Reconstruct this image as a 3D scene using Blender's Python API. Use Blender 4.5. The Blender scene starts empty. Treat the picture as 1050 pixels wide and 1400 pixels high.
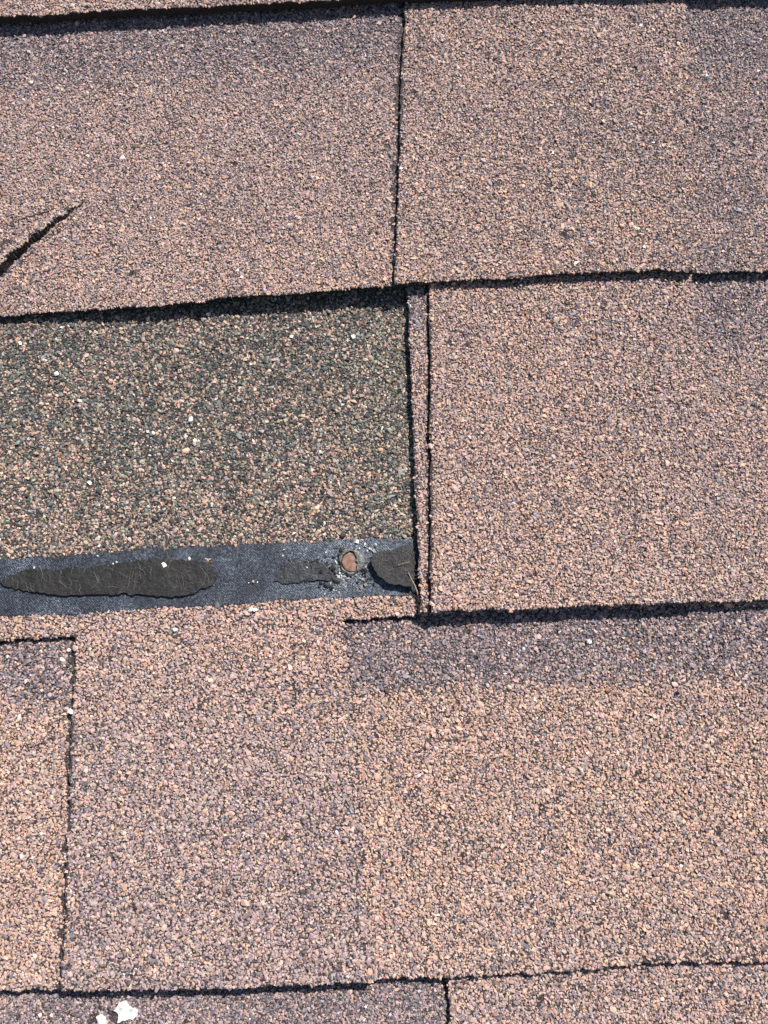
import bpy, math
import numpy as np
from mathutils import Matrix, Vector, geometry

SC = bpy.context.scene
COL = SC.collection

# ---------------------------------------------------------------- camera, sky, sun, exposure
PITCH = Matrix.Translation((0, 0, 4.0)) @ Matrix.Rotation(math.radians(20), 4, 'X')   # the roof's slope; all roof coordinates are (u across, v up the slope, h off the roof)
DIST, TILT = 0.334, math.radians(7.0)
AX = np.array([0, math.sin(TILT), -math.cos(TILT)])
UP = np.array([0, math.cos(TILT), math.sin(TILT)])
CAM = -DIST * AX

cam = bpy.data.objects.new('camera', bpy.data.cameras.new('camera'))
COL.objects.link(cam)
cam.data.sensor_fit = 'VERTICAL'
cam.data.angle = 2 * math.atan(2 / 3)
cam.data.clip_start = 0.01
cam.data.clip_end = 500
cam.matrix_world = PITCH @ Matrix.Translation(CAM.tolist()) @ Matrix.Rotation(TILT, 4, 'X')
SC.camera = cam

SUN_AZ, SUN_EL = math.radians(31), math.radians(44)          # relative to the roof plane, azimuth from straight up-slope towards the right
sd = PITCH.to_3x3() @ Vector((math.sin(SUN_AZ) * math.cos(SUN_EL), math.cos(SUN_AZ) * math.cos(SUN_EL), math.sin(SUN_EL)))
sun = bpy.data.objects.new('sun', bpy.data.lights.new('sun', 'SUN'))
COL.objects.link(sun)
sun.data.energy = 4.8
sun.data.angle = math.radians(0.53)
sun.data.color = (1.0, 0.96, 0.92)
sun.matrix_world = Matrix.Translation((0, 0, 8)) @ sd.to_track_quat('Z', 'Y').to_matrix().to_4x4()

world = bpy.data.worlds.new('World')
SC.world = world
world.use_nodes = True
wn = world.node_tree
bg = wn.nodes['Background']
sky = wn.nodes.new('ShaderNodeTexSky')
sky.sky_type = 'NISHITA'
sky.sun_disc = False
sky.sun_elevation = math.asin(sd.z)
sky.sun_rotation = math.atan2(sd.x, sd.y)
wn.links.new(sky.outputs[0], bg.inputs[0])
bg.inputs[1].default_value = 0.062

SC.view_settings.view_transform = 'Standard'
SC.view_settings.look = 'None'
SC.view_settings.gamma = 1.0
SC.view_settings.use_curve_mapping = False
SC.view_settings.exposure = 0.72

# ---------------------------------------------------------------- helpers
RNG = np.random.default_rng(11)
NT = RNG.random((256, 256))


def vnoise(u, v, wl, seed=0):
    """smooth value noise in -1..1, wavelength wl metres"""
    x = np.asarray(u, float) / wl + 37.17 * seed + 512
    y = np.asarray(v, float) / wl + 91.73 * seed + 512
    xi, yi = np.floor(x).astype(int), np.floor(y).astype(int)
    fx, fy = x - xi, y - yi
    fx, fy = fx * fx * (3 - 2 * fx), fy * fy * (3 - 2 * fy)
    g = lambda a, b: NT[a % 256, b % 256]
    n = (g(xi, yi) * (1 - fx) + g(xi + 1, yi) * fx) * (1 - fy) + (g(xi, yi + 1) * (1 - fx) + g(xi + 1, yi + 1) * fx) * fy
    return 2 * n - 1


def fbm(u, v, wl, seed=0, n=3):
    return sum(vnoise(u, v, wl / 2 ** i, seed + 7 * i) / 2 ** i for i in range(n)) / 1.75


def P(x, y, h=0.0):
    """where the sight line through photo pixel (x, y) meets height h over the roof"""
    d = np.array([1, 0, 0]) * (x - 525) / 525 * 0.5 + UP * (700 - y) / 700 * (2 / 3) + AX
    q = CAM + d * ((h - CAM[2]) / d[2])
    return q[0], q[1]


def on(pts, hf):
    out = []
    for x, y in pts:
        h = 0.002
        for _ in range(4):
            u, v = P(x, y, h)
            h = float(hf(np.array([u]), np.array([v]))[0])
        out.append((u, v))
    return out


def wob(u, v):
    """ragged-edge displacement field shared by the sheets and the granules on them"""
    du = .00042 * vnoise(u, v, .006, 3) + .00042 * vnoise(u, v, .0019, 5) + .0005 * vnoise(u, v, .03, 12)
    dv = .00042 * vnoise(u, v, .006, 4) + .00042 * vnoise(u, v, .0019, 6) + .0005 * vnoise(u, v, .03, 13)
    return du, dv


def inside(poly, u, v):
    poly = np.asarray(poly)
    du, dv = wob(u, v)
    x, y = u - du, v - dv
    c = np.zeros(len(x), bool)
    x1, y1 = poly[-1]
    for x2, y2 in poly:
        if y1 != y2:
            k = ((y2 > y) != (y1 > y)) & (x < (x1 - x2) * (y - y2) / (y1 - y2) + x2)
            c ^= k
        x1, y1 = x2, y2
    return c


def seg_dist(u, v, a, b):
    a, b = np.array(a), np.array(b)
    d = b - a
    t = np.clip(((u - a[0]) * d[0] + (v - a[1]) * d[1]) / max(d @ d, 1e-12), 0, 1)
    return np.hypot(u - a[0] - t * d[0], v - a[1] - t * d[1])


def line_dist(u, v, pts):
    r = np.full(len(u), 9.0)
    for a, b in zip(pts[:-1], pts[1:]):
        r = np.minimum(r, seg_dist(u, v, a, b))
    return r


MARGIN = 0.007
C00, C10, C01, C11 = (np.array(P(x, y)) for x, y in ((0, 0), (1050, 0), (0, 1400), (1050, 1400)))


def smooth(x, a, b_):
    t = np.clip((x - a) / (b_ - a), 0, 1)
    return t * t * (3 - 2 * t)


def in_window(u, v, m=MARGIN):
    t = (v - C01[1]) / (C00[1] - C01[1])
    half = C11[0] + (C10[0] - C11[0]) * t
    return (v > C01[1] - m) & (v < C00[1] + m) & (np.abs(u) < half + m)


def densify(poly, step=.0011):
    out = []
    for (a, b) in zip(poly, poly[1:] + poly[:1]):
        a, b = np.array(a), np.array(b)
        L = np.linalg.norm(b - a)
        n = max(1, int(math.ceil(L / step)))
        q = a + (b - a) * (np.arange(n) / n)[:, None]
        keep = in_window(q[:, 0], q[:, 1], .03)
        keep |= (np.arange(n) % 40 == 0)
        out.append(q[keep])
    q = np.vstack(out)
    du, dv = wob(q[:, 0], q[:, 1])
    return np.stack([q[:, 0] + du, q[:, 1] + dv], 1)


def link(o, parent=None, **props):
    COL.objects.link(o)
    if parent is not None:
        o.parent = parent
    for k, val in props.items():
        o[k] = val
    return o


def place(o):
    """a top-level object built in roof coordinates is set on the sloping roof"""
    o.matrix_world = PITCH @ o.matrix_world
    return o


def sheet(name, poly, hf, thick, mats, parent, step=.0011, grid=.006, jagged=True, **props):
    """a slab with ragged edges whose top follows hf; slots: top in view, edge, top far outside"""
    b = densify(poly, step) if jagged else np.array(poly)
    n = len(b)
    lo, hi = b.min(0), b.max(0)
    gu = np.arange(max(lo[0], -.21), min(hi[0], .21), grid)
    gv = np.arange(max(lo[1], -.24), min(hi[1], .27), grid)
    G = np.array([(x, y) for x in gu for y in gv]) if len(gu) and len(gv) else np.zeros((0, 2))
    if len(G):
        keep = inside(poly, G[:, 0], G[:, 1])
        keep &= line_dist(G[:, 0], G[:, 1], list(poly) + [poly[0]]) > grid * .45
        G = G[keep]
    allp = np.vstack([b, G])
    vs, es, fs, *_ = geometry.delaunay_2d_cdt([Vector(p) for p in allp.tolist()], [(i, (i + 1) % n) for i in range(n)], [], 1, 1e-7)
    vs = np.array([(p.x, p.y) for p in vs])
    top = hf(vs[:, 0], vs[:, 1])
    N = len(vs)
    V = np.vstack([np.column_stack([vs, top]), np.column_stack([vs, top - thick])])
    edge_count = {}
    for f in fs:
        for a, c in zip(f, f[1:] + f[:1]):
            edge_count[(a, c)] = edge_count.get((a, c), 0) + 1
    F, MI = [], []
    for f in fs:
        c = vs[f].mean(0)
        F.append(f)
        MI.append(0 if in_window(c[:1], c[1:], .012)[0] else 2)
        F.append([i + N for i in reversed(f)])
        MI.append(1)
    for (a, c) in edge_count:
        if (c, a) not in edge_count:
            F.append([c, a, a + N, c + N])
            MI.append(1)
    me = bpy.data.meshes.new(name)
    me.from_pydata(V.tolist(), [], F)
    for m in mats:
        me.materials.append(m)
    me.polygons.foreach_set('material_index', np.array(MI, dtype=np.int32))
    me.update()
    return link(bpy.data.objects.new(name, me), parent, **props)


# base icosahedron for granules
_g = (1 + 5 ** .5) / 2
ICO = np.array([(-1, _g, 0), (1, _g, 0), (-1, -_g, 0), (1, -_g, 0), (0, -1, _g), (0, 1, _g), (0, -1, -_g), (0, 1, -_g), (_g, 0, -1), (_g, 0, 1), (-_g, 0, -1), (-_g, 0, 1)])
ICO /= np.linalg.norm(ICO[0])
ICOF = np.array([(0, 11, 5), (0, 5, 1), (0, 1, 7), (0, 7, 10), (0, 10, 11), (1, 5, 9), (5, 11, 4), (11, 10, 2), (10, 7, 6), (7, 1, 8), (3, 9, 4), (3, 4, 2), (3, 2, 6), (3, 6, 8), (3, 8, 9), (4, 9, 5), (2, 4, 11), (6, 2, 10), (8, 6, 7), (9, 8, 1)])


OCT = np.array([(1, 0, 0), (-1, 0, 0), (0, 1, 0), (0, -1, 0), (0, 0, 1), (0, 0, -1)], float)
CUBE = np.array([(x, y, z) for x in (-1, 1) for y in (-1, 1) for z in (-1, 1)], float) * .66
CUBEF = np.array([(0, 1, 3), (0, 3, 2), (4, 6, 7), (4, 7, 5), (0, 4, 5), (0, 5, 1), (2, 3, 7), (2, 7, 6), (0, 2, 6), (0, 6, 4), (1, 5, 7), (1, 7, 3)])
OCTF = np.array([(0, 2, 4), (2, 1, 4), (1, 3, 4), (3, 0, 4), (2, 0, 5), (1, 2, 5), (3, 1, 5), (0, 3, 5)])


def grain_batch(pos, rad, rng, base, faces, flat):
    n, m = len(pos), len(base)
    q = rng.normal(size=(n, 4))
    q /= np.linalg.norm(q, axis=1)[:, None]
    w, x, y, z = q.T
    R = np.stack([np.stack([1 - 2 * (y * y + z * z), 2 * (x * y - w * z), 2 * (x * z + w * y)], 1),
                  np.stack([2 * (x * y + w * z), 1 - 2 * (x * x + z * z), 2 * (y * z - w * x)], 1),
                  np.stack([2 * (x * z - w * y), 2 * (y * z + w * x), 1 - 2 * (x * x + y * y)], 1)], 1)
    an = np.exp(rng.normal(0, .24, (n, 1, 3)))
    L = (base[None] * (1 + rng.uniform(-.16, .18, (n, m, 1))) * an) @ R.transpose(0, 2, 1)
    # crushed stone: a few flat broken faces
    for j in range(5 if m > 6 else 0):
        nn = rng.normal(size=(n, 3))
        nn /= np.linalg.norm(nn, axis=1)[:, None]
        d = rng.uniform(.38, .8, n)
        over = np.maximum((L * nn[:, None, :]).sum(2) - d[:, None], 0)
        L -= over[:, :, None] * nn[:, None, :]
    L[:, :, 2] *= flat
    V = (L * rad[:, None, None] + pos[:, None, :]).reshape(-1, 3)
    F = (faces[None] + (np.arange(n) * m)[:, None, None]).reshape(-1)
    return V, F


def rocks(name, pos, rad, colr, mat, parent, rng, flat=.67, **props):
    """crushed-stone grains, every grain its own faceted shape, one mesh"""
    V, F, c3, nv = [], [], [], 0
    for sel, base, faces in ((rad > .00115, ICO, ICOF), ((rad > .00046) & (rad <= .00115), CUBE, CUBEF), (rad <= .00046, OCT * 1.15, OCTF)):
        v_, f_ = grain_batch(pos[sel], rad[sel], rng, base, faces, flat)
        V.append(v_)
        F.append(f_ + nv)
        nv += len(v_)
        c3.append(np.repeat(colr[sel], len(base), 0))
    V, F, c3 = np.vstack(V), np.concatenate(F), np.vstack(c3)
    me = bpy.data.meshes.new(name)
    me.vertices.add(len(V))
    me.vertices.foreach_set('co', V.astype(np.float32).ravel())
    me.loops.add(len(F))
    me.loops.foreach_set('vertex_index', F.astype(np.int32))
    me.polygons.add(len(F) // 3)
    me.polygons.foreach_set('loop_start', np.arange(0, len(F), 3, dtype=np.int32))
    me.update(calc_edges=True)
    me.shade_flat()
    at = me.color_attributes.new('stone', 'FLOAT_COLOR', 'POINT')
    at.data.foreach_set('color', np.column_stack([c3, np.ones(len(c3))]).astype(np.float32).ravel())
    me.materials.append(mat)
    global TRIS
    TRIS += len(F) // 3
    return link(bpy.data.objects.new(name, me), parent, kind='stuff', **props)


TRIS = 0


# ---------------------------------------------------------------- materials
def new_mat(name, rough=.85, spec=.3):
    m = bpy.data.materials.new(name)
    m.use_nodes = True
    b = m.node_tree.nodes['Principled BSDF']
    b.inputs['Roughness'].default_value = rough
    b.inputs['Specular IOR Level'].default_value = spec
    return m, m.node_tree, b


def tex(nt, kind, scale, **kw):
    t = nt.nodes.new(kind)
    t.inputs['Scale'].default_value = scale
    for k, val in kw.items():
        if k in t.inputs:
            t.inputs[k].default_value = val
        else:
            setattr(t, k, val)
    tc = nt.nodes.get('tc') or nt.nodes.new('ShaderNodeTexCoord')
    tc.name = 'tc'
    nt.links.new(tc.outputs['Object'], t.inputs['Vector'])
    return t


def ramp(nt, src, stops, interp='LINEAR'):
    r = nt.nodes.new('ShaderNodeValToRGB')
    r.color_ramp.interpolation = interp
    while len(r.color_ramp.elements) < len(stops):
        r.color_ramp.elements.new(.5)
    for e, (p, c) in zip(r.color_ramp.elements, stops):
        e.position = p
        e.color = (*c, 1)
    nt.links.new(src, r.inputs[0])
    return r


def bump(nt, b, src, strength, dist):
    n = nt.nodes.new('ShaderNodeBump')
    n.inputs['Strength'].default_value = strength
    n.inputs['Distance'].default_value = dist
    nt.links.new(src, n.inputs['Height'])
    prev = b.inputs['Normal'].links
    if prev:
        nt.links.new(prev[0].from_socket, n.inputs['Normal'])
    nt.links.new(n.outputs[0], b.inputs['Normal'])


# ceramic-coated stone granules: each carries its own colour, plus fine mottling
M_GRAN, nt, b = new_mat('stone_granules', .72, .35)
a = nt.nodes.new('ShaderNodeAttribute')
a.attribute_name = 'stone'
nz = tex(nt, 'ShaderNodeTexNoise', 2600, Detail=2)
r = ramp(nt, nz.outputs[0], [(.3, (.72, .72, .72)), (.7, (1.18, 1.16, 1.14))])
mx = nt.nodes.new('ShaderNodeMix')
mx.data_type = 'RGBA'
mx.blend_type = 'MULTIPLY'
mx.inputs[0].default_value = 1
nt.links.new(a.outputs['Color'], mx.inputs[6])
nt.links.new(r.outputs[0], mx.inputs[7])
nt.links.new(mx.outputs[2], b.inputs['Base Color'])

# asphalt with stone fines pressed in: what shows between granules
M_BED, nt, b = new_mat('asphalt_bed', .8, .3)
vo = tex(nt, 'ShaderNodeTexVoronoi', 1500)
r = ramp(nt, vo.outputs['Color'], [(0, (.014, .012, .013)), (.4, (.03, .025, .025)), (.7, (.075, .058, .054)), (1, (.15, .11, .098))])
nt.links.new(r.outputs[0], b.inputs['Base Color'])
bump(nt, b, vo.outputs['Distance'], .9, -.0005)

M_EDGE, nt, b = new_mat('cut_asphalt_edge', .85, .25)
nz = tex(nt, 'ShaderNodeTexNoise', 900, Detail=4)
r = ramp(nt, nz.outputs[0], [(.3, (.012, .011, .011)), (.7, (.045, .036, .034))])
nt.links.new(r.outputs[0], b.inputs['Base Color'])
bump(nt, b, nz.outputs[0], 1, .0006)

# the same roof further off, where single granules are not modelled
M_FAR, nt, b = new_mat('granule_surface', .85, .3)
vo = tex(nt, 'ShaderNodeTexVoronoi', 620)
sep = nt.nodes.new('ShaderNodeSeparateColor')
nt.links.new(vo.outputs['Color'], sep.inputs[0])
r = ramp(nt, sep.outputs[0], [(0, (.09, .075, .08)), (.22, (.26, .20, .19)), (.5, (.40, .29, .25)), (.75, (.50, .33, .24)), (.97, (.7, .66, .6))], 'CONSTANT')
nt.links.new(r.outputs[0], b.inputs['Base Color'])
bump(nt, b, vo.outputs['Distance'], 1, -.0012)

# black woven-faced sealant strip
M_STRIP, nt, b = new_mat('woven_black_strip', .62, .32)
w1 = tex(nt, 'ShaderNodeTexWave', 560, wave_type='BANDS', bands_direction='DIAGONAL', Distortion=5, Detail=2)
w1.inputs['Detail Scale'].default_value = 3
nz = tex(nt, 'ShaderNodeTexNoise', 55, Detail=7, Roughness=.65)
fine = tex(nt, 'ShaderNodeTexNoise', 1500, Detail=3, Roughness=.7)
ad = nt.nodes.new('ShaderNodeMath')
ad.operation = 'MULTIPLY_ADD'
ad.inputs[1].default_value = .17
nt.links.new(w1.outputs['Fac'], ad.inputs[0])
nt.links.new(fine.outputs[0], ad.inputs[2])
r1 = ramp(nt, ad.outputs[0], [(.38, (.0045, .0055, .009)), (.56, (.012, .0148, .023)), (.80, (.105, .122, .152))])
vd = nt.nodes.new('ShaderNodeVectorMath')
vd.operation = 'DISTANCE'
vd.inputs[1].default_value = (*P(474, 772, .006), .006)
nt.links.new(nt.nodes['tc'].outputs['Object'], vd.inputs[0])
mr = nt.nodes.new('ShaderNodeMapRange')          # pale residue smeared round the nail
mr.inputs[1].default_value, mr.inputs[2].default_value, mr.inputs[3].default_value, mr.inputs[4].default_value = .005, .038, .27, 0
nt.links.new(vd.outputs['Value'], mr.inputs[0])
sm = nt.nodes.new('ShaderNodeMath')
nt.links.new(mr.outputs[0], sm.inputs[0])
nt.links.new(nz.outputs[0], sm.inputs[1])
r2 = ramp(nt, sm.outputs[0], [(.32, (.5, .5, .52)), (.5, (1, 1, 1)), (.74, (2.6, 2.6, 2.4))])
mx = nt.nodes.new('ShaderNodeMix')
mx.data_type = 'RGBA'
mx.blend_type = 'MULTIPLY'
mx.inputs[0].default_value = 1
nt.links.new(r1.outputs[0], mx.inputs[6])
nt.links.new(r2.outputs[0], mx.inputs[7])
nt.links.new(mx.outputs[2], b.inputs['Base Color'])
bump(nt, b, ad.outputs[0], .7, .0003)

M_TAR, nt, b = new_mat('dried_tar', .6, .4)
nz = tex(nt, 'ShaderNodeTexNoise', 420, Detail=6, Roughness=.7)
r = ramp(nt, nz.outputs[0], [(.3, (.005, .0047, .0045)), (.55, (.0105, .0095, .009)), (.8, (.036, .031, .028))])
nt.links.new(r.outputs[0], b.inputs['Base Color'])
bump(nt, b, nz.outputs[0], .9, .0008)

M_FILM, nt, b = new_mat('thin_tar_film', .5, .45)
nz = tex(nt, 'ShaderNodeTexNoise', 900, Detail=4)
r = ramp(nt, nz.outputs[0], [(.3, (.007, .008, .010)), (.75, (.032, .036, .044))])
nt.links.new(r.outputs[0], b.inputs['Base Color'])
bump(nt, b, nz.outputs[0], .8, .0004)

M_COLLAR, nt, b = new_mat('weathered_tar', .6, .4)
nz = tex(nt, 'ShaderNodeTexNoise', 800, Detail=5, Roughness=.7)
r = ramp(nt, nz.outputs[0], [(.3, (.035, .035, .035)), (.5, (.11, .115, .11)), (.72, (.27, .26, .22))])
nt.links.new(r.outputs[0], b.inputs['Base Color'])
bump(nt, b, nz.outputs[0], .7, .0004)

M_RUST, nt, b = new_mat('rusty_nail_steel', .65, .4)
nz = tex(nt, 'ShaderNodeTexNoise', 700, Detail=5)
r = ramp(nt, nz.outputs[0], [(.3, (.12, .06, .042)), (.55, (.22, .125, .09)), (.75, (.30, .20, .16))])
nt.links.new(r.outputs[0], b.inputs['Base Color'])
b.inputs['Metallic'].default_value = .15
bump(nt, b, nz.outputs[0], .35, .0004)

M_FIBRE, nt, b = new_mat('glass_fibre', .5, .5)
b.inputs['Base Color'].default_value = (.20, .185, .17, 1)

M_STRAW, nt, b = new_mat('dry_straw', .7, .3)
nz = tex(nt, 'ShaderNodeTexNoise', 900, Detail=3)
r = ramp(nt, nz.outputs[0], [(.3, (.2, .14, .09)), (.7, (.45, .36, .26))])
nt.links.new(r.outputs[0], b.inputs['Base Color'])

M_WHITE, nt, b = new_mat('chalky_white', .8, .3)
nz = tex(nt, 'ShaderNodeTexNoise', 500, Detail=4)
r = ramp(nt, nz.outputs[0], [(.35, (.36, .36, .34)), (.5, (.6, .6, .58)), (.65, (.74, .74, .73))])
nt.links.new(r.outputs[0], b.inputs['Base Color'])
bump(nt, b, nz.outputs[0], .5, .0006)

M_WOOD, nt, b = new_mat('deck_board', .8, .3)
nz = tex(nt, 'ShaderNodeTexNoise', 40, Detail=5)
r = ramp(nt, nz.outputs[0], [(.3, (.02, .02, .02)), (.7, (.05, .045, .04))])
nt.links.new(r.outputs[0], b.inputs['Base Color'])

SLAB = [M_BED, M_EDGE, M_FAR]

# ---------------------------------------------------------------- roof surfaces
E, T = .1445, .0022                # course exposure, thickness of one layer
S = 2 * T / E
EDGE_PX = [
    [(-60, 25), (0, 22), (200, 13), (350, 5), (550, -5), (800, -11), (1110, -17)],
    [(-60, 428), (0, 425), (115, 420), (250, 411), (350, 403), (450, 395), (540, 389), (600, 384), (700, 378), (800, 371), (900, 367), (980, 368), (1050, 366), (1110, 363)],
    [(-60, 858), (300, 850), (574, 838), (650, 836), (740, 831), (820, 828), (900, 825), (1050, 821), (1110, 819)],
    [(-60, 1360), (0, 1358), (80, 1355), (150, 1354), (300, 1350), (430, 1345), (500, 1342), (600, 1338), (700, 1333), (780, 1329), (850, 1322), (950, 1318), (1050, 1317), (1110, 1316)],
]
EDGES = [np.array([P(x, y, 2 * T) for x, y in e]) for e in EDGE_PX]
EDGES.append(EDGES[3] - np.array([0, E]))
EDGES = [np.vstack([[-.55, e[0, 1] - .008], e, [.55, e[-1, 1] + .008]]) for e in EDGES]


def vb(k, u):
    return np.interp(u, EDGES[k][:, 0], EDGES[k][:, 1])


def smooth_vb(k, u):
    e = EDGES[k]
    c = np.polyfit(e[1:-1, 0], e[1:-1, 1], 1)
    return np.polyval(c, u)


X540 = P(540, 390)[0]
X0 = P(0, 425)[0]


def flap_lift(u, v):
    return 0


def h_top(k):
    def f(u, v):
        u, v = np.asarray(u, float), np.asarray(v, float)
        z = 2 * T - S * (v - smooth_vb(k, u)) + .00022 * fbm(u, v, .05, 20 + k) + .00012 * vnoise(u, v, .012, 40 + k)
        if k == 3:
            z = z + .0009 * np.clip((u + .0) / .03, 0, 1) * np.exp(-np.clip(v - vb(3, u), -.01, 1) / .03)
        if k == 2:
            z = z + .0007 * np.exp(-np.clip(v - vb(2, u), -.01, 1) / .03)
            z = z + .0016 * np.exp(-np.clip(u - .0135, 0, 1) / .02)
        if k == 1:
            d = v - vb(1, u)
            # the unsupported left part sags where the shingle below is gone and stands off towards the middle
            a = np.interp(u, [X0 - .02, X0, X0 + .03, X0 + .06, X0 + .11, X540, X540 + .02, .6], [-.0040, -.0036, -.0022, -.0006, .0008, .0012, -.0005, -.0007])
            z = z + a * np.exp(-np.clip(d, -.01, 1) / .035)
        return z
    return f


def h_back(k):
    f = h_top(k)
    return lambda u, v: f(u, v) - T


HT = [h_top(k) for k in range(5)]
HB = [h_back(k) for k in range(5)]

# torn, lifted fold at the left of the course above the gap
TEAR = on([(-14, 390), (0, 378), (8, 373), (20, 360), (31, 353), (45, 339), (53, 334), (70, 317), (79, 311), (92, 298), (100, 293), (109, 282)], HB[1])
TEAR_A, TEAR_B = np.array(TEAR[0]), np.array(TEAR[-1])
TD = (TEAR_B - TEAR_A) / np.linalg.norm(TEAR_B - TEAR_A)
TN = np.array([-TD[1], TD[0]])          # towards upper left


def tear_lift(u, v):
    along = (u - TEAR_A[0]) * TD[0] + (v - TEAR_A[1]) * TD[1]
    L = np.linalg.norm(TEAR_B - TEAR_A)
    off = (u - TEAR_A[0]) * TN[0] + (v - TEAR_A[1]) * TN[1] - .0012 * np.sin(np.clip(along / L, 0, 1) * math.pi)
    k = np.clip(1.04 - along / L, 0, 1) ** .6
    return np.where((off > 0) & (off < .030), .0054 * k * (1 - smooth(off, .0008, .0080)) * (1 - np.clip(off / .030, 0, 1)), 0) * (along < L * 1.04), off


HB1_plain = HB[1]
HB[1] = lambda u, v: HB1_plain(u, v) + tear_lift(np.asarray(u, float), np.asarray(v, float))[0]

roof = bpy.data.objects.new('roof', None)
COL.objects.link(roof)
roof['kind'] = 'structure'
roof.matrix_world = PITCH


def box_mesh(name, lo, hi, mat):
    me = bpy.data.meshes.new(name)
    V = [(x, y, z) for x in (lo[0], hi[0]) for y in (lo[1], hi[1]) for z in (lo[2], hi[2])]
    me.from_pydata(V, [], [(0, 1, 3, 2), (4, 6, 7, 5), (0, 4, 5, 1), (2, 3, 7, 6), (0, 2, 6, 4), (1, 5, 7, 3)])
    me.materials.append(mat)
    return me


link(bpy.data.objects.new('roof_deck', box_mesh('roof_deck', (-.7, -.42, -.034), (.7, .80, -.0125), M_WOOD)), roof)


def edge_pts(k, u0, u1):
    """bottom edge of course k between u0 and u1, left to right"""
    e = EDGES[k]
    mid = [tuple(p) for p in e if u0 < p[0] < u1]
    return [(u0, float(vb(k, u0)))] + mid + [(u1, float(vb(k, u1)))]


W = .5
TOPS, BACKS = {}, {}


def x_of(pts):
    """a side line given by its photo points, as a function v -> u"""
    p = np.array(sorted(pts, key=lambda q: q[1]))
    return lambda v: float(np.interp(v, p[:, 1], p[:, 0]))


# side lines of the laminated tabs, read from the photograph
L1 = on([(556, -40), (555, 0), (553, 20), (551, 70), (549, 110), (547, 180), (545, 230), (541, 330), (538, 388)], HT[1])
R1 = on([(932, -40), (936, 0), (942, 75), (946, 200), (950, 367)], HT[1])
END2 = on([(551, 330), (557, 400), (560, 470), (564, 560), (567, 640), (571, 720), (574, 790), (576, 838)], HB[2])
L2 = on([(584, 340), (586, 400), (588, 480), (588, 560), (589, 650), (589, 740), (590, 836)], HT[2])
R2 = on([(944, 340), (946, 385), (953, 480), (956, 650), (960, 823)], HT[2])
L3 = on([(103, 869), (101, 930), (98, 1000), (96, 1080), (92, 1180), (87, 1280), (82, 1355)], HT[3])
R3 = on([(469, 850), (470, 862), (477, 920), (486, 1000), (490, 1060), (493, 1130), (503, 1250), (512, 1341)], HT[3])
RIM3L = on([(-60, 880), (0, 875), (50, 872), (103, 869)], HT[3])
RIM3R = on([(469, 850), (520, 846), (572, 842), (700, 836), (1110, 826)], HT[3])
L4 = on([(608, 1290), (611, 1338), (614, 1400), (616, 1500), (618, 1800)], HT[4])

# course 0: one plain piece whose bottom edge shows at the top
up0 = .20
TOPS[0] = edge_pts(0, -W, W) + [(W, vb(0, W) + up0), (-W, vb(0, -W) + up0)]
BACKS[0] = edge_pts(0, -W, W) + [(W, vb(0, W) + up0 - .02), (-W, vb(0, -W) + up0 - .02)]


def rim(k, u):
    return float(vb(k - 1, u)) + .012


def head(k, u):
    return float(vb(k - 1, u)) + .19


def trim_to(pts, k):
    """side line from its upper end down to the bottom edge"""
    out = list(pts)
    out[-1] = (out[-1][0], float(vb(k, out[-1][0])))
    return out


def tooth(k, l, r):
    l, r = trim_to(l, k), trim_to(r, k)
    return l, edge_pts(k, l[-1][0], r[-1][0])[1:-1], r


# course 1: gap, tab, gap
l, bot, r_ = tooth(1, L1, R1)
TOPS[1] = [(-W, rim(1, -W)), (l[0][0], rim(1, l[0][0]))] + l[1:] + bot + r_[::-1][:-1] + [(r_[0][0], rim(1, r_[0][0])), (W, rim(1, W)), (W, head(1, W)), (-W, head(1, -W))]
BACKS[1] = edge_pts(1, -W, W) + [(W, head(1, W) - .03), (-W, head(1, -W) - .03)]
# course 2: the left shingle is gone; this one ends beside the hole
l, bot, r_ = tooth(2, L2, R2)
e2 = trim_to(END2, 2)
TOPS[2] = [(e2[0][0], rim(2, e2[0][0])), (l[0][0], rim(2, l[0][0]))] + l[1:] + bot + r_[::-1][:-1] + [(r_[0][0], rim(2, r_[0][0])), (W, rim(2, W)), (W, head(2, W)), (e2[0][0], head(2, e2[0][0]))]
BACKS[2] = e2[1:] + edge_pts(2, e2[-1][0], W)[1:] + [(W, head(2, W) - .03), (e2[0][0], head(2, e2[0][0]) - .03), e2[0]]
# course 3: head of this course lies bare under the missing shingle
l, bot, r_ = tooth(3, L3, R3)
TOPS[3] = [(-W, RIM3L[0][1])] + RIM3L[:-1] + l + bot + r_[::-1] + RIM3R[1:] + [(W, RIM3R[-1][1]), (W, vb(3, W) + 2 * E + .06), (-W, vb(3, -W) + 2 * E + .06)]
BACKS[3] = edge_pts(3, -W, W) + [(W, vb(3, W) + E + .03), (-W, vb(3, -W) + E + .03)]
# course 4: gap then tab at the bottom edge of the photograph
L4b = trim_to(L4, 4)
TOPS[4] = [(-W, rim(4, -W)), (L4b[0][0], rim(4, L4b[0][0]))] + L4b[1:] + edge_pts(4, L4b[-1][0], W)[1:] + [(W, head(4, W)), (-W, head(4, -W))]
BACKS[4] = edge_pts(4, -W, W) + [(W, head(4, W) - .03), (-W, head(4, -W) - .03)]
TOPS = {k: [(float(a), float(c)) for a, c in p] for k, p in TOPS.items()}
BACKS = {k: [(float(a), float(c)) for a, c in p] for k, p in BACKS.items()}

# sealant strip across the bare head of course 3
STRIP_TOP = on([(-60, 768), (0, 763), (100, 758), (200, 752), (300, 746), (400, 741), (450, 739), (520, 737), (572, 739)], HT[3])
STRIP_BOT = on([(-60, 846), (0, 842), (100, 838), (200, 832), (300, 827), (350, 824), (450, 818), (520, 816), (576, 813)], HT[3])
STRIP = [(float(x), float(y)) for x, y in STRIP_BOT + STRIP_TOP[::-1]]


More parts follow.
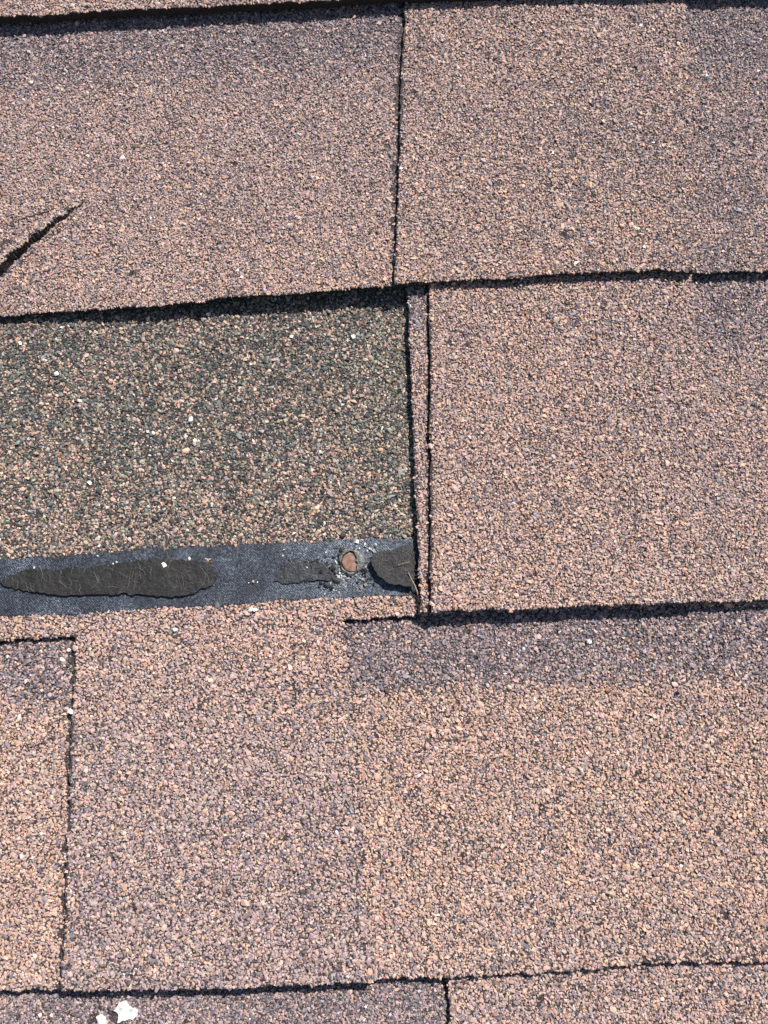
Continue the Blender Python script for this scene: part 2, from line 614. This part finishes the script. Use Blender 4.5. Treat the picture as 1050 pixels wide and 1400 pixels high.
def tops_above(k):
    return [p for j in range(k) for p in (TOPS[j], BACKS[j])]


# ---------------------------------------------------------------- granule colours (each stone's own colour)
PAL = np.array([
    (.490, .308, .230),  # 0 salmon
    (.455, .328, .260),  # 1 tan
    (.400, .292, .264),   # 2 pink grey
    (.31, .233, .238),  # 3 mauve
    (.150, .125, .139),  # 4 purple grey
    (.21, .205, .225),   # 5 blue grey
    (.26, .15, .10),     # 6 brown
    (.06, .050, .050),   # 7 near black
    (.72, .69, .64),     # 8 white
    (.118, .128, .115),  # 9 grey green
    (.050, .057, .056),  # 10 dark green
    (.24, .245, .215),   # 11 pale green grey
    (.48, .40, .30),     # 12 cream
    (.29, .235, .165),   # 13 olive tan
    (.29, .19, .135),    # 14 muted brown
])
BLEND = {
    'orange': [.42, .24, .17, .07, .025, .01, .04, .01, .0018, 0, 0, 0, 0, 0, 0],
    'mauve': [.11, .13, .36, .29, .07, .02, .02, .01, .0018, 0, 0, 0, 0, 0, 0],
    'dark': [.02, .04, .11, .29, .38, .09, .02, .05, .003, 0, 0, 0, 0, 0, 0],
    'head': [.085, .05, .03, .03, .03, .02, .03, .15, .004, .23, .19, .07, .04, .13, .07],
    'headlow': [.17, .09, .05, .03, .03, .02, .03, .10, .004, .17, .13, .05, .03, .10, .10],
}
BLEND = {k: np.array(w) / sum(w) for k, w in BLEND.items()}


def pick(weights, rng):
    c = np.cumsum(weights, 1)
    i = (rng.random(len(weights))[:, None] * c[:, -1:] > c).sum(1)
    col = PAL[np.clip(i, 0, len(PAL) - 1)]
    j = np.exp(rng.normal(0, .14, len(col)))[:, None] * (1 + rng.normal(0, .04, (len(col), 3)))
    return np.clip(col * j, .01, .85)


def mixw(u, v, o, d):
    """o = share of orange against mauve, d = share of the dark band"""
    o, d = np.clip(o, 0, 1)[:, None], np.clip(d, 0, 1)[:, None]
    w = o * BLEND['orange'] + (1 - o) * BLEND['mauve']
    d = np.clip(d + .16 * np.clip(vnoise(u, v * .7, .011, 141) + .5 * vnoise(u, v, .0035, 142), -1, 1)[:, None], 0, 1)
    return (1 - d) * w + d * BLEND['dark']


def streak(u, v, seed):
    return .5 * vnoise(u, v * .35, .024, seed) + .35 * vnoise(u, v * .5, .009, seed + 1) + .4 * vnoise(u, v, .055, seed + 2) + .4 * vnoise(u, v, .0045, seed + 3)


def below(k, u, v):
    """distance down-slope from the bottom edge of course k"""
    return vb(k, u) - v


BAND = .0


def blend_top(k):
    def f(u, v):
        d0 = below(k - 1, u, v) if k else below(0, u, v)
        n = streak(u, v, 60 + 5 * k)
        if k == 0:
            return mixw(u, v, .35 + .3 * n, 0 * u)
        if k == 1:
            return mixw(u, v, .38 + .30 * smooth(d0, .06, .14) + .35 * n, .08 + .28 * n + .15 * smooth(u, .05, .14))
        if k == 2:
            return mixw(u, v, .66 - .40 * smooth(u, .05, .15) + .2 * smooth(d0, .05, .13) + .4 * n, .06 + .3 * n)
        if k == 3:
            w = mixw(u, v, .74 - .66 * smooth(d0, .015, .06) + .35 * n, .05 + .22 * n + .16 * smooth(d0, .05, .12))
            hd = smooth(-d0 + .0008 * vnoise(u, v, .008, 99), .007, .013)[:, None]      # up-slope of the exposed face: head colour
            hl = np.clip(smooth(d0, -.115, -.035) + .5 * vnoise(u, v, .02, 97) + .3 * vnoise(u, v, .007, 96), 0, 1)[:, None]
            hr = (.55 * smooth(u + .01 * vnoise(u, v, .02, 95), -.02, .012))[:, None]
            bl = (.5 * np.clip(fbm(u, v, .028, 93) * 1.6 + .2, 0, 1) * smooth(-d0, .045, .09))[:, None]
            dk = np.zeros(len(PAL))
            dk[[9, 10, 11, 7]] = .42, .36, .1, .12
            hw = np.zeros(len(PAL))
            hw[[9, 11, 12, 13, 10, 14]] = .28, .14, .09, .25, .17, .07
            return w * (1 - hd) + hd * (1 - bl) * (hr * hw + (1 - hr) * ((1 - hl) * BLEND['head'] + hl * BLEND['headlow'])) + hd * bl * dk
        return mixw(u, v, .35 + .3 * n, .12 + .2 * n)
    return f


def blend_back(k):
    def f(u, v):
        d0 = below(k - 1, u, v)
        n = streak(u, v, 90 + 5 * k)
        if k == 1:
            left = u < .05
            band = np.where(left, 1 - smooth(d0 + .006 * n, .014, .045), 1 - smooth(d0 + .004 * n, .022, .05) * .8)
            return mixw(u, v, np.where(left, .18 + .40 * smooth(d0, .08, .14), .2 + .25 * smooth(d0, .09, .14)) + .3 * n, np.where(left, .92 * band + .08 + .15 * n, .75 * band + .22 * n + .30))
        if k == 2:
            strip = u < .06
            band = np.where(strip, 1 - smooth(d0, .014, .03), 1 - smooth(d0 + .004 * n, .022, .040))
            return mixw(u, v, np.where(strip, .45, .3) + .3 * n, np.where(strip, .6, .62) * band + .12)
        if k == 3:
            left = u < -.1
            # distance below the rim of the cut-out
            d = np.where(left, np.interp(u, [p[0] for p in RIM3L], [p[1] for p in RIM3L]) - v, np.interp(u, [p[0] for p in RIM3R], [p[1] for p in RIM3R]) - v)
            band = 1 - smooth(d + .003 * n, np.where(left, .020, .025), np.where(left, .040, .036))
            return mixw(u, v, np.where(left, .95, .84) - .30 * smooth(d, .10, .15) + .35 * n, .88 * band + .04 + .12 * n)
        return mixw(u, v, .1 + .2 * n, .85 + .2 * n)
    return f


# ---------------------------------------------------------------- bald places, cracks
def crack(pts, hf, w):
    return (on(pts, hf), w)


CRACKS = [
    crack([(2, 380), (47, 343), (72, 321), (94, 303), (106, 292)], HB1_plain, .0003),
    crack([(83, 277), (88, 282), (96, 286)], HB[1], .0007),
    crack([(108, 284), (112, 277), (115, 271)], HB[1], .0006),
    crack([(58, 316), (66, 309), (78, 303), (90, 297)], HB[1], .0004),
    crack([(138, 298), (144, 306), (148, 318)], HB[1], .0003),
    crack([(445, 1305), (449, 1316), (458, 1325), (470, 1331)], HT[3], .0008),
    crack([(487, 1258), (497, 1290), (503, 1330)], HT[3], .0005),
    crack([(622, 1262), (620, 1275), (624, 1290)], HB[3], .0005),
    crack([(880, 1311), (890, 1317), (900, 1312)], HB[3], .0011),
    crack([(963, 1306), (972, 1315), (985, 1318)], HB[3], .0013),
    crack([(1028, 1308), (1033, 1318)], HB[3], .0012),
    crack([(985, 1240), (992, 1253)], HB[3], .0011),
    crack([(936, 1308), (945, 1316)], HB[3], .0011),
    crack([(735, 1372), (742, 1362)], HT[4], .0010),
    crack([(486, 1038), (488, 1052)], HT[3], .0005),
    crack([(512, 990), (513, 1005)], HB[3], .0004),
    crack([(690, 188), (697, 186), (700, 193)], HT[1], .0006),
    crack([(0, 333), (14, 331)], HB[1], .0013),
    crack([(135, 1368), (138, 1378)], HB[4], .0010),
    crack([(122, 1398), (131, 1388)], HB[4], .0016),
    crack([(158, 1391), (162, 1396)], HB[4], .0022),
    crack([(150, 1382), (157, 1385)], HB[4], .0010),
]
PITS = np.array([P(RNG.uniform(0, 1050), RNG.uniform(0, 1400), .003) for _ in range(150)])
PIT_R = RNG.uniform(.0004, .0009, len(PITS))
PITS_NAMED = [((x, y), .0014) for x, y in ((765, 70), (775, 325), (1022, 172), (988, 255), (820, 80), (640, 470), (615, 468), (320, 220), (325, 253), (530, 195), (272, 968), (985, 1140), (178, 372), (152, 332), (1010, 400), (750, 254), (782, 215), (771, 322))]
PITS = np.vstack([PITS, [P(x, y, .003) for (x, y), _ in PITS_NAMED]])
PIT_R = np.concatenate([PIT_R, [r for _, r in PITS_NAMED]])
TOTAL = 0


def scatter(name, poly, hf, blend, above, parent, seed, rmul=1.0, skip=(), bare=(), extra=(), fines=.45):
    global TOTAL
    rng = np.random.default_rng(seed)
    spacing = .00106 * rmul
    lo, hi = np.min(poly, 0), np.max(poly, 0)
    lo, hi = np.maximum(lo, [-.2, C01[1] - MARGIN]), np.minimum(hi, [.2, C00[1] + MARGIN])
    sx, sy = spacing, spacing * .866
    gu, gv = np.meshgrid(np.arange(lo[0], hi[0], sx), np.arange(lo[1], hi[1], sy))
    gu = gu + (np.arange(gu.shape[0]) % 2)[:, None] * sx / 2
    u, v = gu.ravel(), gv.ravel()
    u = u + rng.uniform(-.47, .47, len(u)) * sx
    v = v + rng.uniform(-.47, .47, len(v)) * sy
    r = np.clip(np.exp(rng.normal(math.log(.00071), .24, len(u))) * rmul, .00047, .0015)
    nf = int(len(u) * fines)
    fu, fv = rng.uniform(lo[0], hi[0], nf), rng.uniform(lo[1], hi[1], nf)
    fr = rng.uniform(.00030, .00046, nf)
    u, v, r = np.concatenate([u, fu]), np.concatenate([v, fv]), np.concatenate([r, fr])
    k = in_window(u, v)
    u, v, r = u[k], v[k], r[k]
    k = inside(poly, u, v)
    for p in above:
        k[k] &= ~(inside(p, u[k], v[k] - .0045) & inside(p, u[k] - .003, v[k]) & inside(p, u[k], v[k]))
    for p in skip:
        k[k] &= ~inside(p, u[k], v[k])
    u, v, r = u[k], v[k], r[k]
    k = np.ones(len(u), bool)
    for pts_, w in CRACKS:
        k &= (line_dist(u, v, pts_) > .8 * w * (1 + .5 * vnoise(u, v, .003, 77))) | (rng.random(len(u)) < .15)
    for pts_, w in bare:
        k &= (line_dist(u, v, pts_) > w * (1 + .8 * vnoise(u, v, .004, 78))) | (rng.random(len(u)) < .16)
    if hf is HB[1]:
        k &= line_dist(u, v, [tuple(np.array(p) + TN * .0022) for p in TEAR[:-1]]) > .0008 * np.clip(.4 + 1.6 * vnoise(u, v, .003, 79), 0, 2)
    for (pu, pv), pr in zip(PITS, PIT_R):
        k &= np.hypot(u - pu, v - pv) > pr
    u, v, r = u[k], v[k], r[k]
    wts = blend(u, v)
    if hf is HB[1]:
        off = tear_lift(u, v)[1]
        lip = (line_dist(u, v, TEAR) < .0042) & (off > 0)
        worn_lit = np.zeros(len(PAL))  # paler grains on the lip: wear, plus its lit look put into the colour
        worn_lit[[1, 2, 3, 11, 13, 12]] = .25, .22, .2, .14, .1, .09
        wts = np.where(lip[:, None], .25 * wts + .75 * worn_lit, wts)
    col = pick(wts, rng)
    z = hf(u, v) + r * rng.normal(.15, .15, len(r)) - .00022 * np.clip(vnoise(u, v, .0042, 171) - .25, 0, 1)
    for (x, y), er, ec in extra:
        (eu, ev), = on([(x, y)], hf)
        u, v, r, z = np.append(u, eu), np.append(v, ev), np.append(r, er), np.append(z, float(hf(np.array([eu]), np.array([ev]))[0]) + .0009)
        col = np.vstack([col, ec])
    TOTAL += len(u)
    return rocks(name, np.column_stack([u, v, z]), r, col, M_GRAN, parent, rng)


TAB_LABEL = {
    1: 'pinkish tan raised tab of the course above the bare patch',
    2: 'orange tan raised tab right of the bare patch',
    3: 'raised tan tab below the black strip',
    4: 'raised tab cut off by the bottom of the view'}
WHITE = np.array([(.72, .70, .63)])
for k in range(5):
    back = sheet('shingle_backing', BACKS[k], HB1_plain if k == 1 else HB[k], T, SLAB, roof)
    if k == 1:
        FL = [tuple(np.array(p) + TN * .0001) for p in TEAR]
        FL = FL + [tuple(np.array(TEAR[-1]) + TN * .003 - TD * .002), tuple(np.array(TEAR[0]) + TN * .029)]
        FL = [(float(x), float(y)) for x, y in FL]
        flap = sheet('torn_flap', FL, lambda u, v: HB1_plain(u, v) + tear_lift(u, v - .0002)[0] + .0001, .0013, SLAB, back, step=.0008, grid=.0012, jagged=False, label='lifted flap along the slanting tear')
    top = sheet('shingle', TOPS[k], HT[k], T - .00006, SLAB, roof)
    if k == 2:
        top['label'] = 'orange tan shingle right of the missing one'
    if k == 3:
        top['label'] = 'shingle whose greenish upper half and black strip lie bare'
    ab = tops_above(k)
    bare_top = {1: [(L1, .0006)], 2: [(L2, .0007)], 3: [(L3, .0007), (RIM3L, .0004)], 4: [(L4, .0006)]}.get(k, [])
    bare_back = {1: [(L1, .0024)], 2: [(END2, .0004), (L2, .0014)], 3: [(L3, .0020), (R3[1:-1], .00028), (RIM3L, .0014), (RIM3R[:3], .0012)], 4: [(L4, .0016)]}.get(k, [])
    ex_b = {3: [((805, 877), .0014, WHITE), ((95, 889), .0012, WHITE * .9), ((12, 898), .0013, WHITE * .85), ((36, 932), .0013, WHITE * .85)], 1: [((41, 73), .0012, WHITE * .8), ((43, 115), .0012, WHITE * .9)], 4: [((56, 1386), .0013, WHITE * .8)]}.get(k, ())
    ex_t = {3: [((262, 574), .0016, WHITE), ((78, 512), .0012, WHITE), ((110, 549), .0011, WHITE), ((28, 470), .0011, WHITE), ((203, 591), .0011, WHITE), ((210, 593), .0011, WHITE), ((483, 461), .0012, WHITE),
                ((97, 972), .0013, WHITE), ((343, 833), .0015, WHITE), ((349, 834), .0013, WHITE), ((240, 861), .0014, np.array([(.5, .6, .65)]))]}.get(k, ())
    if k:
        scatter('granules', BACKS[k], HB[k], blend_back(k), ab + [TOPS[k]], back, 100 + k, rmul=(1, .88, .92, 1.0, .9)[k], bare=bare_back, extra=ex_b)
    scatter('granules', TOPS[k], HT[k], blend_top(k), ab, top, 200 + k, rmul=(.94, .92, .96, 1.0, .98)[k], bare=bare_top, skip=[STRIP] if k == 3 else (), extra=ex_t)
    if k == 3:
        shingle3 = top

# ---------------------------------------------------------------- strip and what is left on it
h_strip = lambda u, v: HT[3](u, v) + .00045 + .00012 * vnoise(u, v, .007, 31)
sheet('sealant_strip', STRIP, h_strip, .0006, [M_STRIP, M_STRIP, M_STRIP], shingle3, step=.0016)


def curve_tube(name, pts, rad, mat, sides=5):
    """thin tapering stem as a tube mesh"""
    pts = np.array(pts)
    n = len(pts)
    V, F = [], []
    for i in range(n):
        d = pts[min(i + 1, n - 1)] - pts[max(i - 1, 0)]
        d /= np.linalg.norm(d)
        a = np.cross(d, [0, 0, 1.0])
        a /= np.linalg.norm(a)
        c = np.cross(a, d)
        for s in range(sides):
            t = 2 * math.pi * s / sides
            V.append(pts[i] + rad[i] * (math.cos(t) * a + math.sin(t) * c))
    for i in range(n - 1):
        for s in range(sides):
            F.append([i * sides + s, i * sides + (s + 1) % sides, (i + 1) * sides + (s + 1) % sides, (i + 1) * sides + s])
    F.append(list(range(sides))[::-1])
    F.append([(n - 1) * sides + s for s in range(sides)])
    me = bpy.data.meshes.new(name)
    me.from_pydata([tuple(p) for p in V], [], F)
    me.materials.append(mat)
    return me


def fibres(parent, poly, hf, n, seed, lmax=.006):
    """fine glass fibres torn out of the mat, lying on and off the tar"""
    rng = np.random.default_rng(seed)
    lo, hi = np.min(poly, 0), np.max(poly, 0)
    V, F = [], []
    while n > 0:
        u, v = rng.uniform(lo[0], hi[0]), rng.uniform(lo[1] - .0006, hi[1])
        if not inside(poly, np.array([u]), np.array([v]))[0]:
            continue
        n -= 1
        L, a, kink = rng.uniform(.0015, lmax), rng.normal(1.2, .8), rng.normal(0, .7)
        w = rng.uniform(.00003, .00006)
        base = len(V)
        x, y = u, v
        for i in range(5):
            t = i / 4
            z = float(hf(np.array([x]), np.array([y]))[0]) + .00018 + .0008 * t * rng.random()
            ca, sa = math.cos(a + kink * t), math.sin(a + kink * t)
            for q in (-1, 1):
                V.append((x - sa * w * q, y + ca * w * q, z))
            V.append((x, y, z + w * 1.6))
            x, y = x + ca * L / 4, y + sa * L / 4
        for i in range(4):
            p, q = base + 3 * i, base + 3 * i + 3
            for s1, s2 in ((0, 1), (1, 2), (2, 0)):
                F.append((p + s1, p + s2, q + s2, q + s1))
    me = bpy.data.meshes.new('fibres')
    me.from_pydata(V, [], F)
    me.materials.append(M_FIBRE)
    return link(bpy.data.objects.new('fibres', me), parent, kind='stuff')


def set_origin(o):
    """top-level piece: origin at its base point, then onto the slope"""
    me = o.data
    co = np.empty(len(me.vertices) * 3, np.float32)
    me.vertices.foreach_get('co', co)
    co = co.reshape(-1, 3)
    c = np.array([co[:, 0].mean(), co[:, 1].mean(), co[:, 2].min()])
    me.vertices.foreach_set('co', (co - c).astype(np.float32).ravel())
    me.update()
    for ch in o.children:
        m2 = ch.data
        c2 = np.empty(len(m2.vertices) * 3, np.float32)
        m2.vertices.foreach_get('co', c2)
        m2.vertices.foreach_set('co', (c2.reshape(-1, 3) - c).astype(np.float32).ravel())
        m2.update()
    o.matrix_world = PITCH @ Matrix.Translation(c.tolist())


def rough(px, amp, seed):
    """torn outline: the drawn one with uneven bites"""
    rng = np.random.default_rng(seed)
    out = []
    for a, c in zip(px, px[1:] + px[:1]):
        a, c = np.array(a, float), np.array(c, float)
        L = np.linalg.norm(c - a)
        n = max(1, int(L / 4))
        for i in range(n):
            out.append(tuple(a + (c - a) * i / n + rng.normal(0, amp * .6, 2) * min(1, L / 6)))
    return out


def scrap(name, px, lift_fn, thick, mat, label, cat, fib, seed, group=None):
    px = rough(px, .9, seed)
    poly = [(float(a), float(c)) for a, c in on(px, h_strip)]
    lo, hi = np.min(poly, 0), np.max(poly, 0)

    def hf(u, v):
        s, t = (u - lo[0]) / (hi[0] - lo[0]), (v - lo[1]) / (hi[1] - lo[1])
        return h_strip(u, v) + lift_fn(s, t) + .00028 * fbm(u, v, .006, seed) + .00009 * vnoise(u, v, .0016, seed + 2)
    o = sheet(name, poly, hf, thick, [mat, mat, mat], None, step=.0006, grid=.0010, label=label, category=cat)
    if group:
        o['group'] = group
    if fib:
        fibres(o, poly, hf, fib, seed)
    set_origin(o)
    return o


A_PX = [(2, 795), (10, 787), (30, 780), (45, 776), (60, 777), (80, 776), (120, 775), (140, 771), (180, 767), (220, 765), (255, 766), (280, 770), (292, 775), (297, 783), (297, 792), (290, 800), (278, 805), (262, 813), (240, 816), (215, 815), (190, 812), (150, 811), (115, 812), (80, 814), (55, 810), (30, 805), (10, 801)]
scrap('tar_scrap', A_PX[::-1], lambda s, t: .0002 + .0010 * np.clip(1 - t, 0, 1) ** 1.3, .0005, M_TAR, 'long flat black tar scrap with pale fibres on the black strip', 'tar scrap', 110, 51, 'tar scraps stuck to the black strip')
B_PX = [(374, 795), (378, 782), (388, 770), (400, 766), (425, 768), (440, 769), (452, 780), (460, 790), (448, 795), (430, 794), (400, 797), (385, 798)]
scrap('tar_scrap', B_PX[::-1], lambda s, t: .00035 + .0004 * np.clip(1 - t, 0, 1), .0003, M_FILM, 'thin dark tar film left of the nail head with crumbled end', 'tar scrap', 40, 52, 'tar scraps stuck to the black strip')
C_PX = [(506, 767), (509, 758), (520, 754), (533, 754), (550, 748), (562, 746), (567, 757), (569, 790), (565, 804), (552, 802), (540, 801), (533, 799), (521, 790), (512, 781)]
scrap('tar_scrap', C_PX[::-1], lambda s, t: .0006 + .0026 * np.clip(1 - t, 0, 1) + .0012 * np.clip(1 - s, 0, 1) ** 2, .0007, M_TAR, 'curled black tar scrap between the nail head and the cut shingle end', 'tar scrap', 70, 53, 'tar scraps stuck to the black strip')


def crumbs(name, px, rad, cols, label, cat, seed, kind_stuff=True):
    rng = np.random.default_rng(seed)
    uv = np.array(on(px, h_strip))
    z = h_strip(uv[:, 0], uv[:, 1]) + np.array(rad) * .35
    o = rocks(name, np.column_stack([uv, z]), np.array(rad), np.array(cols), M_GRAN, None, rng, flat=.8)
    if label:
        o['label'] = label
        o['category'] = cat
    return o


# black crumbs of tar beside the film, stray stones on the strip (too many and small to pick apart)
rg = np.random.default_rng(5)
px = [(rg.normal(447, 11), rg.normal(787, 9)) for _ in range(46)] + [(rg.uniform(395, 440), 767 + rg.normal(0, 1.8)) for _ in range(20)] + [(rg.uniform(400, 450), 794 + rg.normal(0, 1.5)) for _ in range(14)] + [(rg.normal(388, 3), rg.normal(776, 4)) for _ in range(6)] + [(466 + rg.normal(0, 2), 751 + rg.normal(0, 1.5)) for _ in range(6)] + [(rg.normal(449, 6), rg.normal(800, 4)) for _ in range(14)] + [(rg.normal(500, 9), rg.normal(788, 7)) for _ in range(18)] + [(rg.normal(468, 14), rg.normal(760, 12)) for _ in range(26)]
rad = np.clip(np.exp(rg.normal(math.log(.00058), .45, len(px))), .0003, .0022)
o = crumbs('tar_crumbs', px, rad, np.array([(.018, .017, .017)] * len(px)) * rg.uniform(.6, 2.4, (len(px), 1)), 'black tar crumbs heaped left of the nail head', 'tar crumbs', 6)
set_origin(o)
px = [(499, 744), (513, 745), (446, 755), (465, 774), (467, 788), (455, 802), (456, 807), (464, 811), (494, 803), (492, 808), (452, 798), (134, 760), (148, 773), (155, 771), (160, 769), (47, 776), (259, 764), (472, 779), (500, 775), (459, 768), (388, 752), (387, 760), (347, 795), (340, 797), (352, 796), (178, 812), (470, 745), (488, 740), (444, 812), (505, 750), (420, 776), (440, 779), (224, 772)]
near = [(rg.normal(463, 7), rg.normal(783, 8)) for _ in range(34)] + [(rg.normal(478, 12), rg.normal(796, 6)) for _ in range(22)] + [(rg.normal(500, 8), rg.normal(752, 6)) for _ in range(12)]
px += [p for p in near if math.hypot(p[0] - 481, p[1] - 768) > 17]
cols = [(.7, .69, .64) if rg.random() < .55 else (.45, .5, .5) if rg.random() < .5 else (.5, .33, .25) for _ in px]
rad = np.clip(np.exp(rg.normal(math.log(.00062), .35, len(px))), .0003, .0013)
rad[33:] *= .75
cols[33:] = [tuple(np.array((.36, .36, .33)) * rg.uniform(.5, 1.4)) for _ in cols[33:]]
o = crumbs('loose_stones', px, rad, cols, 'pale loose stone chips scattered over the black strip', 'stone chips', 8)
set_origin(o)

# a clod of pinkish grit at the right end of the long scrap
px = [(284, 766), (287, 765), (285, 769), (289, 768), (282, 764)]
o = crumbs('loose_stones', px, [.0010, .0009, .0008, .0007, .0007], [(.4, .26, .2), (.45, .33, .27), (.12, .08, .06), (.1, .08, .07), (.5, .45, .4)], 'tiny pink stone clump at the right end of the long tar scrap', 'stone chips', 9)
set_origin(o)


def lathe(name, prof, mat, seg=40, seed=0, wobble=.0):
    rng = np.random.default_rng(seed)
    wv = 1 + wobble * rng.normal(size=seg)
    V, F = [], []
    for r, z in prof:
        for s in range(seg):
            t = 2 * math.pi * s / seg
            V.append((r * wv[s] * math.cos(t), r * wv[s] * math.sin(t), z))
    n = len(prof)
    for i in range(n - 1):
        for s in range(seg):
            F.append((i * seg + s, i * seg + (s + 1) % seg, (i + 1) * seg + (s + 1) % seg, (i + 1) * seg + s))
    F.append(tuple(range(seg))[::-1])
    F.append(tuple((n - 1) * seg + s for s in range(seg)))
    me = bpy.data.meshes.new(name)
    me.from_pydata(V, [], F)
    me.materials.append(mat)
    return me


# roofing nail driven through the strip, a lip of tar curled over its right side
(nu, nv), = on([(481, 768)], lambda u, v: h_strip(u, v) + .0006)
nz0 = float(h_strip(np.array([nu]), np.array([nv]))[0])
nail = bpy.data.objects.new('roofing_nail', None)
link(nail, None, label='rusty round nail head set in the black strip', category='nail')
nail.matrix_world = PITCH @ Matrix.Translation((nu, nv, nz0)) @ Matrix.Rotation(math.radians(4), 4, 'Y')
link(bpy.data.objects.new('nail_head', lathe('nail_head', [(.0018, -.0003), (.0040, -.0001), (.00425, .0003), (.0041, .00062), (.0034, .00072), (.0018, .00070), (.0005, .00066)], M_RUST, seed=3, wobble=.012)), nail)
link(bpy.data.objects.new('shank', lathe('shank', [(.0002, -.030), (.0015, -.027), (.0015, -.0003)], M_RUST, 12)), nail)

# collar of crazed tar round the sunken nail head, lapping over its right side
seg = 72
rg = np.random.default_rng(12)
V, F = [], []
jag = rg.normal(0, 1, seg)
for s_ in range(seg):
    t = 2 * math.pi * s_ / seg
    t0 = (math.degrees(t) + 180) % 360 - 180
    lap = math.exp(-(abs(t0 - 8) / 62) ** 4)
    ri = .0046 - lap * (.0024 + .00035 * math.sin(t0 / 9) + .00018 * jag[s_]) + .00006 * jag[s_]
    ro = .0058 + .0005 * math.sin(3 * t + 1) + .0003 * math.sin(7 * t) + .00012 * jag[(s_ * 5) % seg]
    for rr, z in ((ri, .0002), (ri + .00008, .0014), ((ri + ro) / 2 * .96, .00155 + .0001 * jag[s_]), (.82 * ro + .18 * ri, .0010), (ro, .00005)):
        V.append((nu + rr * math.cos(t), nv + rr * math.sin(t), nz0 + z))
for s_ in range(seg):
    for i in range(4):
        F.append((s_ * 5 + i, s_ * 5 + i + 1, (s_ + 1) % seg * 5 + i + 1, (s_ + 1) % seg * 5 + i))
me = bpy.data.meshes.new('tar_collar')
me.from_pydata(V, [], F)
me.materials.append(M_COLLAR)
o = link(bpy.data.objects.new('tar_collar', me), None, label='grey tar collar cracked around the rusty nail head', category='tar collar')
set_origin(o)

# dry stem caught at the cut end, and a finer pale one across the curled scrap
def stem(name, px, hoff, r0, r1, label):
    q = on([p for p in px], h_strip)
    pts = [(u, v, float(h_strip(np.array([u]), np.array([v]))[0]) + d) for (u, v), d in zip(q, hoff)]
    o = link(bpy.data.objects.new(name, curve_tube(name, pts, np.linspace(r0, r1, len(pts)), M_STRAW)), None, label=label, category='dry stem')
    set_origin(o)


stem('dry_stem', [(558, 783), (562, 792), (567, 801), (570, 809), (573, 818)], [.0032, .0030, .0026, .0022, .0014], .00022, .00042, 'pale dry stem leaning beside the cut shingle end')
stem('dry_stem', [(544, 773), (551, 771), (560, 768)], [.0030, .0032, .0030], .00012, .00010, 'hair-thin pale stem lying across the curled tar scrap')

# chalky white splashes near the bottom
h4 = lambda u, v: HB[4](u, v) + .0009


def splash(px, label, seed):
    poly = [(float(a), float(c)) for a, c in on(px, h4)]
    hf = lambda u, v: h4(u, v) + .0005 + .0008 * fbm(u, v, .0028, seed)
    o = sheet('white_splash', poly, hf, .0012, [M_WHITE] * 3, None, step=.0005, grid=.001, label=label, category='splash', group='white splashes near the bottom')
    set_origin(o)


splash([(100 + x / 7, 1330 + y / 7) for x, y in [(385, 370), (430, 395), (445, 440), (428, 478), (455, 478), (480, 455), (520, 452), (560, 458), (598, 425), (606, 385), (580, 342), (530, 330), (505, 288), (445, 284), (420, 330)]], 'larger chalky white splash, close under the bottom butt edge', 61)
splash([(100 + x / 7, 1330 + y / 7) for x, y in [(220, 430), (232, 480), (225, 540), (280, 560), (320, 530), (312, 490), (300, 440), (262, 415)]], 'smaller chalky white splash cut by the bottom of the view', 62)

# ground far below the eaves
gm, nt, b = new_mat('dry_lawn', .9, .2)
nz = tex(nt, 'ShaderNodeTexNoise', .8, Detail=6)
r = ramp(nt, nz.outputs[0], [(.3, (.05, .07, .03)), (.7, (.10, .11, .05))])
nt.links.new(r.outputs[0], b.inputs['Base Color'])
me = bpy.data.meshes.new('ground')
me.from_pydata([(-200, -200, 0), (200, -200, 0), (200, 200, 0), (-200, 200, 0)], [], [(0, 1, 2, 3)])
me.materials.append(gm)
link(bpy.data.objects.new('ground', me), None, kind='structure')
print('granules', TOTAL, 'triangles', TRIS)
